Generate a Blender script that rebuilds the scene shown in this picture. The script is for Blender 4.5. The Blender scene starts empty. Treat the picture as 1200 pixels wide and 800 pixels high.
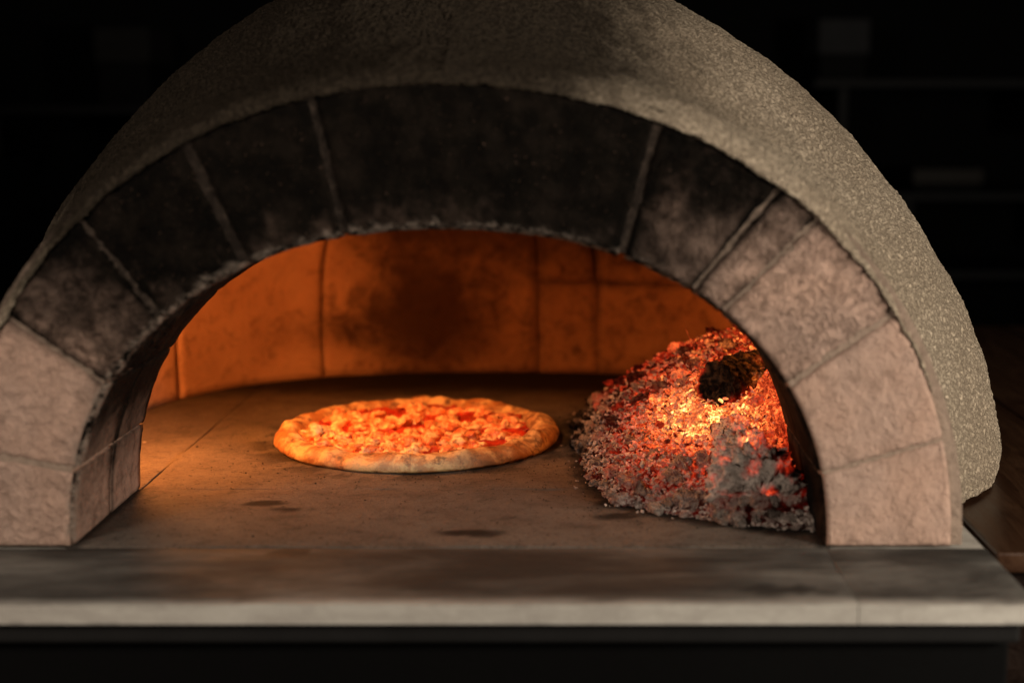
import bpy, bmesh, math, random
import numpy as np
from mathutils import Vector, Matrix, noise as mn
random.seed(7); rng = np.random.default_rng(7)
R = math.radians; PI = math.pi
S = bpy.context.scene
COL = S.collection

# ------------------------------------------------------------------ camera
F, PX, PY = 1640.0, 677.0, 400.0           # focal length and principal point of the photograph, in its own pixels
PITCH = R(9.25); CAM = Vector((.1205, -1.253, .397))
cam = bpy.data.cameras.new('camera'); co = bpy.data.objects.new('camera', cam); COL.objects.link(co)
co.location = CAM; co.rotation_euler = (PI/2-PITCH, 0, 0)
cam.sensor_width = 36; cam.lens = 36*F/1200; cam.shift_x = (600-PX)/1200
cam.clip_start = .05; cam.clip_end = 60
cam.dof.use_dof = True; cam.dof.focus_distance = 1.54; cam.dof.aperture_fstop = 2.3
S.camera = co

# ------------------------------------------------------------------ world and lamps
W = bpy.data.worlds.new('World'); S.world = W; W.use_nodes = True
W.node_tree.nodes['Background'].inputs[0].default_value = (.9, .95, 1, 1)
W.node_tree.nodes['Background'].inputs[1].default_value = .005
def area(name, loc, target, size, power, color):
    l = bpy.data.lights.new(name, 'AREA'); l.shape = 'DISK'; l.size = size; l.energy = power; l.color = color
    o = bpy.data.objects.new(name, l); COL.objects.link(o); o.location = loc
    o.rotation_euler = (Vector(target)-Vector(loc)).to_track_quat('-Z', 'Y').to_euler(); return o
area('key_lamp', (1.45, -.80, .42), (.38, .1, .12), .40, 30, (1, .89, .76))
area('side_lamp', (-1.0, -1.15, .80), (-.25, 0, .05), .45, 14.5, (1, .85, .72))
S.view_settings.view_transform = 'Standard'; S.view_settings.look = 'None'
S.view_settings.exposure = 0; S.view_settings.gamma = 1
S.render.engine = 'CYCLES'
S.cycles.use_denoising = True
S.cycles.max_bounces = 8; S.cycles.diffuse_bounces = 5
S.cycles.sample_clamp_indirect = 3

# ------------------------------------------------------------------ small helpers
def ray(u, v):
    x = (u-PX)/F; w = (PY-v)/F
    return Vector((x, math.cos(PITCH)+w*math.sin(PITCH), -math.sin(PITCH)+w*math.cos(PITCH)))
def at_y(u, v, y):                          # point of the place seen at a pixel of the photograph, on the plane y = const
    d = ray(u, v); return CAM+d*((y-CAM.y)/d.y)
def at_z(u, v, z=0.0):
    d = ray(u, v); return CAM+d*((z-CAM.z)/d.z)
def ss(a, b, x):
    t = min(1, max(0, (x-a)/(b-a))); return t*t*(3-2*t)
def fbm(p, sc, oct=4):
    return mn.fractal(Vector(p)*sc, .6, 2.1, oct)

def mesh_obj(name, verts, faces, mat, parent=None, smooth=True, attrs=None):
    me = bpy.data.meshes.new(name); me.from_pydata([tuple(v) for v in verts], [], faces)
    if smooth: me.polygons.foreach_set('use_smooth', [True]*len(me.polygons))
    if mat: me.materials.append(mat)
    for k, arr in (attrs or {}).items():
        a = me.attributes.new(k, 'FLOAT', 'POINT'); a.data.foreach_set('value', np.asarray(arr, dtype=np.float32))
    me.update()
    return link(name, me, parent)
def link(name, me, parent=None):
    o = bpy.data.objects.new(name, me); COL.objects.link(o)
    if parent: o.parent = parent
    return o
def from_bm(name, bm, mat, parent=None, smooth=False):
    bmesh.ops.recalc_face_normals(bm, faces=bm.faces)
    me = bpy.data.meshes.new(name); bm.to_mesh(me); bm.free()
    if mat: me.materials.append(mat)
    if smooth: me.polygons.foreach_set('use_smooth', [True]*len(me.polygons))
    return link(name, me, parent)
def tag(o, label=None, cat=None, group=None, kind=None):
    for k, v in (('label', label), ('category', cat), ('group', group), ('kind', kind)):
        if v: o[k] = v
    return o
def empty(name, loc, label, cat, group=None):
    o = bpy.data.objects.new(name, None); COL.objects.link(o); o.location = loc; o.empty_display_size = .05
    bpy.context.view_layer.update()
    return tag(o, label, cat, group)
def add_box(bm, lo, hi, bevel=0, seg=2):
    r = bmesh.ops.create_cube(bm, size=1)
    vs = r['verts']; lo, hi = Vector(lo), Vector(hi)
    for v in vs: v.co = Vector([(lo[i]+hi[i])/2+v.co[i]*(hi[i]-lo[i]) for i in range(3)])
    if bevel:
        es = list({e for v in vs for e in v.link_edges})
        bmesh.ops.bevel(bm, geom=es, offset=bevel, segments=seg, affect='EDGES', profile=.5)
def box(name, lo, hi, mat, parent=None, bevel=.002):
    bm = bmesh.new(); add_box(bm, lo, hi, bevel); return from_bm(name, bm, mat, parent)

class M:                                    # material node helper
    def __init__(s, name):
        s.m = bpy.data.materials.new(name); s.m.use_nodes = True; s.nt = s.m.node_tree; s.n = s.nt.nodes; s.l = s.nt.links
        s.b = s.n['Principled BSDF']; s.out = s.n['Material Output']; s.b.inputs['Specular IOR Level'].default_value = .25
        s.tc = s.n.new('ShaderNodeTexCoord')
    def put(s, sock, v):
        if hasattr(v, 'is_output'): s.l.new(v, sock)
        else: sock.default_value = v if not isinstance(v, tuple) or len(v) == 4 or sock.type == 'VECTOR' else (*v, 1)
    def set(s, **k):
        for a, v in k.items(): s.put(s.b.inputs[a.replace('_', ' ')], v)
    def noise(s, scale, detail=4, rough=.6, dist=0, co='Object', w=None):
        n = s.n.new('ShaderNodeTexNoise'); n.inputs['Scale'].default_value = scale; n.inputs['Detail'].default_value = detail
        n.inputs['Roughness'].default_value = rough; n.inputs['Distortion'].default_value = dist
        s.l.new(s.tc.outputs[co] if isinstance(co, str) else co, n.inputs['Vector']); return n.outputs['Fac']
    def vor(s, scale, feature='F1', co='Object'):
        n = s.n.new('ShaderNodeTexVoronoi'); n.feature = feature; n.inputs['Scale'].default_value = scale
        s.l.new(s.tc.outputs[co] if isinstance(co, str) else co, n.inputs['Vector']); return n.outputs['Distance']
    def ramp(s, fac, *stops):
        n = s.n.new('ShaderNodeValToRGB'); e = n.color_ramp.elements
        while len(e) < len(stops): e.new(.5)
        for el, (p, c) in zip(e, stops):
            el.position = p; el.color = (c, c, c, 1) if not isinstance(c, tuple) else (*c, 1)
        s.l.new(fac, n.inputs[0]); return n.outputs[0]
    def mapr(s, v, a, b, c=0., d=1., smooth=True):
        n = s.n.new('ShaderNodeMapRange'); n.interpolation_type = 'SMOOTHSTEP' if smooth else 'LINEAR'
        for i, x in enumerate((v, a, b, c, d)): s.put(n.inputs[i], x)
        return n.outputs[0]
    def math(s, op, a, b=0., clamp=False):
        n = s.n.new('ShaderNodeMath'); n.operation = op; n.use_clamp = clamp
        s.put(n.inputs[0], a); s.put(n.inputs[1], b); return n.outputs[0]
    def mix(s, f, a, b, mode='MIX'):
        n = s.n.new('ShaderNodeMix'); n.data_type = 'RGBA'; n.blend_type = mode
        s.put(n.inputs[0], f); s.put(n.inputs[6], a); s.put(n.inputs[7], b); return n.outputs[2]
    def attr(s, name, kind='GEOMETRY'):
        n = s.n.new('ShaderNodeAttribute'); n.attribute_name = name; n.attribute_type = kind; return n.outputs['Fac']
    def bump(s, h, dist, strength=1., prev=None):
        n = s.n.new('ShaderNodeBump'); n.inputs['Distance'].default_value = dist; n.inputs['Strength'].default_value = strength
        s.l.new(h, n.inputs['Height'])
        if prev: s.l.new(prev, n.inputs['Normal'])
        s.l.new(n.outputs[0], s.b.inputs['Normal']); return n.outputs[0]
    def disp(s, h, scale, mid=.5):
        n = s.n.new('ShaderNodeDisplacement'); n.inputs['Scale'].default_value = scale; n.inputs['Midlevel'].default_value = mid
        s.l.new(h, n.inputs['Height']); s.l.new(n.outputs[0], s.out.inputs['Displacement']); s.m.displacement_method = 'BOTH'
    def xyz(s, co='Object'):
        n = s.n.new('ShaderNodeSeparateXYZ'); s.l.new(s.tc.outputs[co], n.inputs[0]); return n.outputs

# ------------------------------------------------------------------ materials
def mat_stone(name, base, base2, soot_shade, lum=1.):
    m = M(name)
    big = m.noise(9, 5, .6); mid = m.noise(60, 5, .65, .4); fine = m.noise(240, 4, .7); pit = m.vor(95)
    c = m.mix(m.mapr(big, .35, .65), base, base2)
    c = m.mix(m.mapr(mid, .48, .70, 0, .65), c, tuple(x*.5 for x in base)); c = m.mix(m.mapr(m.noise(20, 5, .7, .3), .48, .72, 0, .5), c, tuple(x*.55 for x in base))
    c = m.mix(m.mapr(fine, .55, .8, 0, .5), c, tuple(min(1, x*1.35) for x in base))
    sf = m.attr('soot_shade'); wear = m.attr('wear')
    k = m.math('ADD', sf, m.math('MULTIPLY', m.math('SUBTRACT', mid, .5), .34))
    k = m.math('ADD', k, m.math('MULTIPLY', m.math('SUBTRACT', big, .5), .3))
    k = m.mapr(k, .0, .92)
    sc = m.mix(m.mapr(m.noise(28, 5, .65), .4, .7), soot_shade, (.0100, .0072, .0052))
    c = m.mix(k, c, sc)
    wk = m.math('MULTIPLY', wear, m.mapr(m.noise(90, 5, .7), .40, .58))
    c = m.mix(wk, c, (.22, .175, .14))
    m.set(Base_Color=c, Roughness=.95, Specular_IOR_Level=.04)
    h = m.math('ADD', m.math('MULTIPLY', mid, .7), m.math('MULTIPLY', fine, .3))
    h = m.math('ADD', h, m.math('MULTIPLY', m.mapr(pit, 0, .25, -.30, 0), m.mapr(big, .45, .6)))
    pv = m.noise(88, 5, .62, 1.1); pb = m.attr('pebble'); cav = m.math('MULTIPLY', m.mapr(pv, .50, .64), pb)
    c = m.mix(m.math('MULTIPLY', cav, .62), c, m.mix(k, (.12, .078, .056), (.003, .0024, .0018)))
    h = m.math('SUBTRACT', h, m.math('MULTIPLY', m.mapr(pv, .40, .66), m.math('MULTIPLY', pb, 1.1)))
    speck = m.mapr(m.noise(330, 4, .65, .2), .62, .70)
    c2 = m.mix(m.math('MULTIPLY', speck, .75), c, (.10, .062, .045)); m.set(Base_Color=c2)
    h = m.math('SUBTRACT', h, m.math('MULTIPLY', speck, .25))
    m.bump(h, .0045, .8)
    return m.m
MS_arch = mat_stone('refractory_stone', (.42, .275, .205), (.36, .25, .195), (.0030, .0024, .0018))
def mat_mortar():
    m = M('joint_mortar'); n = m.noise(120, 5, .7)
    k = m.mapr(m.math('ADD', m.attr('soot_shade'), m.math('MULTIPLY', m.math('SUBTRACT', n, .5), .5)), .1, .9)
    c = m.mix(k, m.mix(n, (.34, .25, .19), (.22, .165, .125)), (.0125, .0095, .0075))
    m.set(Base_Color=c, Roughness=.95, Specular_IOR_Level=.04); m.bump(n, .004); return m.m
MS_mortar = mat_mortar()
def mat_plaster():
    m = M('roughcast_plaster')
    v = m.tc.outputs['Object']
    worm = m.noise(245, 4, .62, .9); big = m.noise(7, 5, .6); fine = m.noise(520, 3, .65)
    blot = m.noise(26, 5, .65, .5)
    c = m.mix(m.mapr(big, .3, .7), (.375, .30, .215), (.46, .38, .28))
    c = m.mix(m.mapr(worm, .42, .62, .7, 0), c, (.13, .10, .07))
    c = m.mix(m.mapr(fine, .58, .78, 0, .35), c, (.52, .45, .36))
    k = m.math('ADD', m.attr('soot_shade'), m.math('MULTIPLY', m.math('SUBTRACT', blot, .5), .7))
    k = m.mapr(k, .05, .95, 0, .95)
    c = m.mix(k, c, m.mix(m.mapr(worm, .4, .6), (.0075, .0052, .0034), (.021, .015, .0095)))
    m.set(Base_Color=c, Roughness=.95, Specular_IOR_Level=.05)
    h = m.math('ADD', m.math('MULTIPLY', m.mapr(worm, .32, .66), .75), m.math('MULTIPLY', fine, .35))
    m.disp(h, .0030)
    return m.m
MS_plaster = mat_plaster()
def mat_lining():
    m = M('oven_lining_stone')
    big = m.noise(5.5, 5, .6); mid = m.noise(38, 6, .7, .5); fine = m.noise(190, 4, .7)
    c = m.mix(m.mapr(big, .35, .65), (.46, .26, .15), (.34, .18, .10))
    c = m.mix(m.mapr(mid, .5, .72, 0, .75), c, (.17, .085, .045))
    c = m.mix(m.mapr(fine, .6, .8, 0, .4), c, (.55, .36, .22))
    k = m.math('ADD', m.attr('soot_shade'), m.math('MULTIPLY', m.math('SUBTRACT', mid, .5), .5))
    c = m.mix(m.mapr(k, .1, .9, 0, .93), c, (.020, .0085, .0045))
    m.set(Base_Color=c, Roughness=.95, Specular_IOR_Level=.1)
    m.bump(m.math('ADD', mid, m.math('MULTIPLY', fine, .4)), .006, .7); return m.m
MS_lining = mat_lining()
def mat_floor():
    m = M('hearth_stone')
    mp = m.n.new('ShaderNodeMapping'); mp.inputs['Scale'].default_value = (1, 1.35, 1)
    m.l.new(m.tc.outputs['Object'], mp.inputs[0]); cc = mp.outputs[0]
    big = m.noise(5, 6, .62, .3, cc); mid = m.noise(26, 6, .68, .6, cc); fine = m.noise(170, 5, .7, .3); grit = m.vor(260)
    c = m.mix(m.mapr(big, .35, .65), (.145, .118, .094), (.100, .081, .065))
    c = m.mix(m.mapr(mid, .48, .70, 0, .6), c, (.050, .040, .033))
    c = m.mix(m.mapr(fine, .54, .72, 0, .55), c, (.21, .17, .135))
    c = m.mix(m.mapr(m.noise(130, 6, .8, .8, cc), .56, .63, 0, .85), c, (.018, .014, .011)); c = m.mix(m.mapr(m.noise(340, 4, .7, .2), .56, .68, 0, .7), c, (.025, .019, .015))
    c = m.mix(m.mapr(m.attr('soot_shade'), .1, .8, 0, .94), c, (.010, .008, .0065))
    m.set(Base_Color=c, Roughness=.88, Specular_IOR_Level=.15)
    scr = m.noise(420, 3, .7, .2)
    h = m.math('ADD', m.math('ADD', m.math('MULTIPLY', mid, .5), m.math('MULTIPLY', fine, .5)), m.math('MULTIPLY', scr, .3))
    m.bump(h, .0075, 1.); return m.m
MS_floor = mat_floor()
def mat_slab():
    m = M('counter_slab_stone')
    mp = m.n.new('ShaderNodeMapping'); mp.inputs['Scale'].default_value = (1, 3.2, 3)
    m.l.new(m.tc.outputs['Object'], mp.inputs[0]); cc = mp.outputs[0]
    big = m.noise(3.2, 6, .62, .4, cc); mid = m.noise(16, 6, .65, .5, cc); fine = m.noise(140, 4, .7)
    c = m.mix(m.mapr(mid, .35, .65), (.42, .395, .345), (.33, .305, .265))
    c = m.mix(m.mapr(fine, .55, .75, 0, .4), c, (.52, .49, .44))
    k = m.math('ADD', m.attr('soot_shade'), m.math('MULTIPLY', m.math('SUBTRACT', big, .5), 1.3))
    c = m.mix(m.mapr(k, -.1, .8, 0, .96), c, (.013, .011, .009))
    m.set(Base_Color=c, Roughness=m.mapr(mid, .3, .7, .7, .85), Specular_IOR_Level=.2)
    m.bump(m.math('ADD', mid, fine), .0015, .5); return m.m
MS_slab = mat_slab()
def mat_plain(name, c, rough=.8, var=.3, scale=20, bump=.001, metal=0, spec=.08):
    m = M(name); n = m.noise(scale, 5, .65, .3)
    m.set(Base_Color=m.mix(n, tuple(x*(1-var) for x in c), tuple(x*(1+var) for x in c)), Roughness=rough, Metallic=metal, Specular_IOR_Level=spec)
    m.bump(n, bump); return m.m
def mat_wood(name, a, b):
    m = M(name)
    mp = m.n.new('ShaderNodeMapping'); mp.inputs['Scale'].default_value = (1, .12, 1)
    m.l.new(m.tc.outputs['Object'], mp.inputs[0])
    g = m.noise(38, 6, .65, 1.5, mp.outputs[0]); g2 = m.noise(220, 3, .6, 0, mp.outputs[0])
    c = m.mix(m.mapr(g, .35, .65), a, b); c = m.mix(m.mapr(g2, .55, .75, 0, .5), c, tuple(x*.4 for x in a))
    m.set(Base_Color=c, Roughness=m.mapr(g, .3, .7, .28, .45)); m.bump(g2, .0006, .4); return m.m

def mat_ember(name, kind, log=False):
    m = M(name)
    heat = m.attr('glowing', kind); seed = m.attr('seed', kind)
    # each piece shifts its own noise; a piece is built one unit across, the heap in metres
    vv = m.n.new('ShaderNodeVectorMath'); vv.operation = 'ADD'; sc_ = m.n.new('ShaderNodeVectorMath'); sc_.operation = 'SCALE'; sc_.inputs['Scale'].default_value = .009 if kind == 'OBJECT' else 1.
    m.l.new(m.tc.outputs['Object'], sc_.inputs[0]); m.l.new(sc_.outputs[0], vv.inputs[0])
    cb = m.n.new('ShaderNodeCombineXYZ'); m.l.new(seed, cb.inputs[0]); m.l.new(seed, cb.inputs[1]); m.l.new(cb.outputs[0], vv.inputs[1])
    cc = vv.outputs[0]
    n1 = m.noise(120, 5, .7, .8, cc); n2 = m.noise(330, 4, .7, .4, cc); n3 = m.noise(52, 4, .6, .3, cc)
    ash = m.mix(m.mapr(n1, .35, .65), (.62, .52, .44), (.38, .315, .265))
    ash = m.mix(m.mapr(n2, .50, .66, 0, .8), ash, (.07, .056, .05))
    char = m.mix(m.mapr(n2, .42, .68), (.005, .004, .0035), (.075, .050, .034))
    if log: char = m.mix(m.mapr(m.noise(75, 5, .6, 1.2, cc), .42, .66), (.004, .0033, .003), (.042, .028, .019))
    cover = m.attr('ash', kind)
    k = m.mapr(m.math('ADD', cover, m.math('MULTIPLY', m.math('SUBTRACT', n3, .5), 1.0)), .38, .62)
    c = m.mix(k, char, ash)
    # a hot piece glows all over, veiled where ash flakes still cling to it
    veil = m.mapr(m.math('ADD', m.math('MULTIPLY', n3, .5), m.math('MULTIPLY', n1, .5)), .40, .60, 1., .18)
    temp = m.math('MULTIPLY', heat, m.math('ADD', m.math('MULTIPLY', m.math('MULTIPLY', veil, m.mapr(n2, .35, .62, .4, 1.)), .55), .45))
    grain = m.mapr(m.math('ADD', m.math('MULTIPLY', n2, .6), m.math('MULTIPLY', n1, .4)), .38, .60, .12, 1.25)
    glow = m.math('MULTIPLY', m.math('MULTIPLY', m.math('POWER', heat, 1.5), veil), grain)
    col = m.ramp(temp, (0., (.6, .008, .003)), (.3, (.95, .045, .012)), (.58, (1., .14, .03)), (.82, (1., .36, .075)), (1., (1., .60, .19)))
    m.set(Base_Color=c, Roughness=.95, Specular_IOR_Level=.05, Emission_Color=col, Emission_Strength=m.math('MULTIPLY', glow, EMIT))
    m.bump(m.math('ADD', n1, m.math('MULTIPLY', n2, .6)), .35 if kind == 'OBJECT' else .004, .8); return m.m
EMIT = 2.9
MS_ember = mat_ember('ember_of_a_piece', 'OBJECT'); MS_heap = mat_ember('ember_of_the_heap', 'GEOMETRY'); MS_log = mat_ember('burnt_wood', 'GEOMETRY', True)

# ------------------------------------------------------------------ the arch and the dome
AI, BI, NI = .3485, .294, 2.2               # opening of the mouth: half width, height, roundness
AO, BO, NO = (.468, .453), .422, 2.1               # outer edge of the arch stones
def curve(a, b, n, t):                      # t runs 0..pi from the right foot over the crown to the left foot
    c, s = math.cos(t), math.sin(t)
    if isinstance(a, tuple): a = a[0] if c >= 0 else a[1]
    return a*math.copysign(abs(c)**(2/n), c), b*abs(s)**(2/n)
def t_of(a, b, n, x, z):                    # parameter of the point of that curve nearest a given direction
    if isinstance(a, tuple): a = a[0] if x >= 0 else a[1]
    c = math.copysign(abs(x/a)**(n/2), x); s = (max(z, 0)/b)**(n/2); return math.atan2(s, c)
# even parameter along the curve by arc length
def arc_table(a, b, n, N=1200):
    ts = [PI*i/N for i in range(N+1)]; P = [curve(a, b, n, t) for t in ts]; L = [0]
    for p, q in zip(P, P[1:]): L.append(L[-1]+math.dist(p, q))
    return ts, L
TI, LI = arc_table(AI, BI, NI); TO, LO = arc_table(AO, BO, NO)
def inner_at(l): return curve(AI, BI, NI, float(np.interp(l, LI, TI)))
def outer_at(l): return curve(AO, BO, NO, float(np.interp(l, LO, TO)))
def l_in(u, v, y=0):
    p = at_y(u, v, y); return float(np.interp(t_of(AI, BI, NI, p.x, p.z), TI, LI))
def l_out(u, v, y=0):
    p = at_y(u, v, y); return float(np.interp(t_of(AO, BO, NO, p.x, p.z), TO, LO))

oven = empty('pizza_oven', (0, 0, 0), 'domed plaster pizza oven with a sooty stone arch around its glowing mouth', 'oven')

def soot_at(x, z, i):
    # how far smoke has blackened the arch: thick over the crown, thinning down both haunches
    a = math.degrees(math.atan2(z*1.1, x))+6*fbm((x, z, 3.1), 7)
    r = math.hypot(x/.46, z/BO)                               # 1 at the outer edge
    return ss(30, 66, a-12*(1-r)/.3*ss(80, 40, a))*ss(163, 128, a)

def solid_stone(name, l0i, l1i, l0o, l1o, y0, y1, seed, soot_bias=0., inset_in=0., over=-.0012, step=.0042, rough=.0022, parent=oven, chips=0., peb=.2, tight=(False, False)):
    """One wedge stone: a closed box bent between two arcs, its edges rounded and its faces uneven."""
    length = max(l1i-l0i, l1o-l0o); radial = .125
    ns = max(6, int(length/step)); nr = max(6, int(radial/step)); nd = max(4, int((y1-y0)/(step*1.6)))
    verts, idx, faces = [], {}, []
    def P(i, j, k):
        key = (i, j, k)
        if key in idx: return idx[key]
        s, r, d = i/ns, j/nr, k/nd
        a = Vector(inner_at(l0i+(l1i-l0i)*s)); b = Vector(outer_at(l0o+(l1o-l0o)*s))
        dirv = (b-a).normalized(); a2 = a-dirv*(-inset_in); b2 = b+dirv*over
        q = a2.lerp(b2, r)
        y = y0+(y1-y0)*d
        p = Vector((q.x, y, max(q.y, .0005)))
        # rounding: pull points that lie near two faces at once towards the inside
        es = min(s, 1-s)*length; er = r*radial; ed = d*(y1-y0); ed2 = (1-d)*(y1-y0)
        rr = .006
        ra = .0014 if tight[0 if s < .5 else 1] else .0032
        n0 = fbm((p.x+seed*3.7, p.y, p.z), 21, 4); n1 = fbm((p.x, p.y+seed*5.1, p.z), 70, 4); n2 = fbm((p.x+seed, p.y, p.z), 190, 2)
        off = n0*.0006+n1*rough+n2*rough*.55+.0003*n2
        edge = 1-min(1, min(es, er if ed > rr else 1)/.012)
        if k == 0:                                           # the front face
            y += min(-off, .0010)
            y += (ra*.7)*max(0, 1-es/ra)**2 if es/ra < er/rr else (rr*.7)*max(0, 1-er/rr)**2
            y += chips*max(0, n1)*edge
            p.y = y
        if j == 0:                                           # the underside, seen from the mouth
            dn = -off*.5+max(.0035*max(0, 1-ed/rr)**2 if y0 < .05 else 0, .0012*max(0, 1-es/.002)**2); p.x += dirv.x*dn; p.z += dirv.y*dn
            p.z = max(p.z, .0005)
        if i in (0, ns) and k < nd:
            tdir = Vector(inner_at(min(l1i, LI[-1]-1e-4)))-Vector(inner_at(l0i))
            sg = 1 if i == 0 else -1
            tdir.normalize(); w = (.0006+abs(n1)*.0022)*sg
            if not (l0i < .002 and i == 0) and not (l1i > LI[-1]-.002 and i == ns):
                p.x += tdir.x*w; p.z += tdir.y*w
        idx[key] = len(verts); verts.append(p)
        s0 = soot_at(q.x, q.y, seed); so = s0+soot_bias
        so += .30*ss(.012, 0, es)*ss(.05, .16, q.y)                                     # smoke settles in the joints
        so += (1-s0)*(.46*ss(.040, .004, er+.012*n0)*ss(.02, .10, q.y)*ss(.1, .3, abs(q.x))+.22*ss(.10, .122, er+.01*n0)*ss(.05, .2, q.y))
        so -= .30*s0*ss(.075, .0, er+.03*n0)                                            # heat has burnt the lip of the crown browner
        if j == 0: so = s0+(.42+.36*ss(.0, .13, q.y)+.25*ss(.010, .0, min(ed, ed2)) if q.x < 0 else .85)  # right underside set darker than the left
        soots.append(so)
        we = (.75 if y0 < .05 else 0)*ss(.008, .003, er+.006*n1)*(.2+.8*ss(.10, .26, q.y))*(1 if d < .3 else .15)
        wears.append(we*ss(.32, .16, q.x) if q.x > 0 else we*ss(.36, .2, -q.x)+.9*ss(.007, .002, er+.004*n1)*ss(.2, .3, -q.x)*(1 if d < .15 and y0 < .05 else 0))
        return idx[key]
    soots, wears = [], []
    def quad(f, A, B, flip):
        for a in range(A):
            for b in range(B):
                q = [f(a, b), f(a+1, b), f(a+1, b+1), f(a, b+1)]
                faces.append(q[::-1] if flip else q)
    quad(lambda a, b: P(a, b, 0), ns, nr, False); quad(lambda a, b: P(a, b, nd), ns, nr, True)
    quad(lambda a, b: P(a, 0, b), ns, nd, True); quad(lambda a, b: P(a, nr, b), ns, nd, False)
    quad(lambda a, b: P(0, a, b), nr, nd, False); quad(lambda a, b: P(ns, a, b), nr, nd, True)
    o = mesh_obj(name, verts, faces, MS_arch, parent, True, {'soot_shade': soots, 'wear': wears, 'pebble': [peb]*len(verts)})
    bm = bmesh.new(); bm.from_mesh(o.data); bmesh.ops.recalc_face_normals(bm, faces=bm.faces); bm.to_mesh(o.data); bm.free()
    return o

# joints of the front ring, read off the photograph from the right foot to the left: (outer end), (inner end), joint width
J = [((1101, 516), (958, 556), .0016), ((1046, 368), (925, 452), .0026), ((960, 253), (845, 368), .0007), ((915, 218), (812, 340), .0022),
     ((771, 144), (728, 302), .0042), ((377, 157), (404, 277), .0044), ((217, 170), (288, 310), .0070), ((92, 256), (192, 376), .0016),
     ((14, 374), (128, 452), .0018)]
JL = [(l_in(*b), l_out(*a), w) for a, b, w in J]
pz = at_y(84, 551, 0); JL.append((float(np.interp(t_of(AI, BI, NI, pz.x, pz.z), TI, LI)), LO[-1]-.092, .0032))
ends_i = [0]+[j[0] for j in JL]+[LI[-1]]; ends_o = [0]+[j[1] for j in JL]+[LO[-1]]; wid = [0]+[j[2] for j in JL]+[0]
bias = [-.3, -.3, -.18, -.02, .10, .12, .12, .12, .08, -.16, -.25]
chip = [.002, .002, .006, .006, .004, .002, .002, .004, .008, .003, .002]
relief = [.0007, .0007, .0022, .0034, .0022, .0014, .0014, .0030, .0050, .0012, .0010]
pebbly = [.15, .2, .75, 1., .7, .15, .15, .6, 1., .3, .4]
for q in range(len(ends_i)-1):
    a, b = wid[q]/2, wid[q+1]/2
    solid_stone('arch_stone', ends_i[q]+a, ends_i[q+1]-b, ends_o[q]+a, ends_o[q+1]-b, 0.0, .106, q+1, bias[q], chips=chip[q], peb=pebbly[q], rough=relief[q], tight=(wid[q] < .002, wid[q+1] < .002))
# the second ring behind it, its joints a little out of step
for q in range(len(ends_i)-1):
    a = 0 if q == 0 else .0010; b = 0 if q == len(ends_i)-2 else .0010
    solid_stone('arch_stone', ends_i[q]+a, ends_i[q+1]-b, ends_o[q]+a, ends_o[q+1]-b, .1085, .204, 20+q, 0., over=.0, step=.007, rough=.0008, tight=(True, True))
# mortar bedding: a thinner arch inside both rings, seen only in the joints
def mortar():
    verts, faces, so = [], [], []; N = 160; ys = (.0022, .19)
    for i in range(N+1):
        a = Vector(inner_at(LI[-1]*i/N)); b = Vector(outer_at(LO[-1]*i/N)); d = (b-a).normalized()
        for y in ys:
            for p in (a+d*.0045, b+d*.01):
                wob = fbm((p.x, y, p.y), 60, 3)*.002
                verts.append((p.x, y+wob if y < .1 else y, max(p.y, .001))); s0 = soot_at(p.x, p.y, 0); so.append(.82*s0+.22*(1-s0))
    for i in range(N):
        b = i*4; n = b+4
        faces += [(b, b+1, n+1, n), (b+2, n+2, n+3, b+3), (b, n, n+2, b+2), (b+1, b+3, n+3, n+1)]
    faces += [(0, 2, 3, 1), (N*4, N*4+1, N*4+3, N*4+2)]
    return mesh_obj('mortar_joints', verts, faces, MS_mortar, oven, False, {'soot_shade': so})
mortar()

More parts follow.
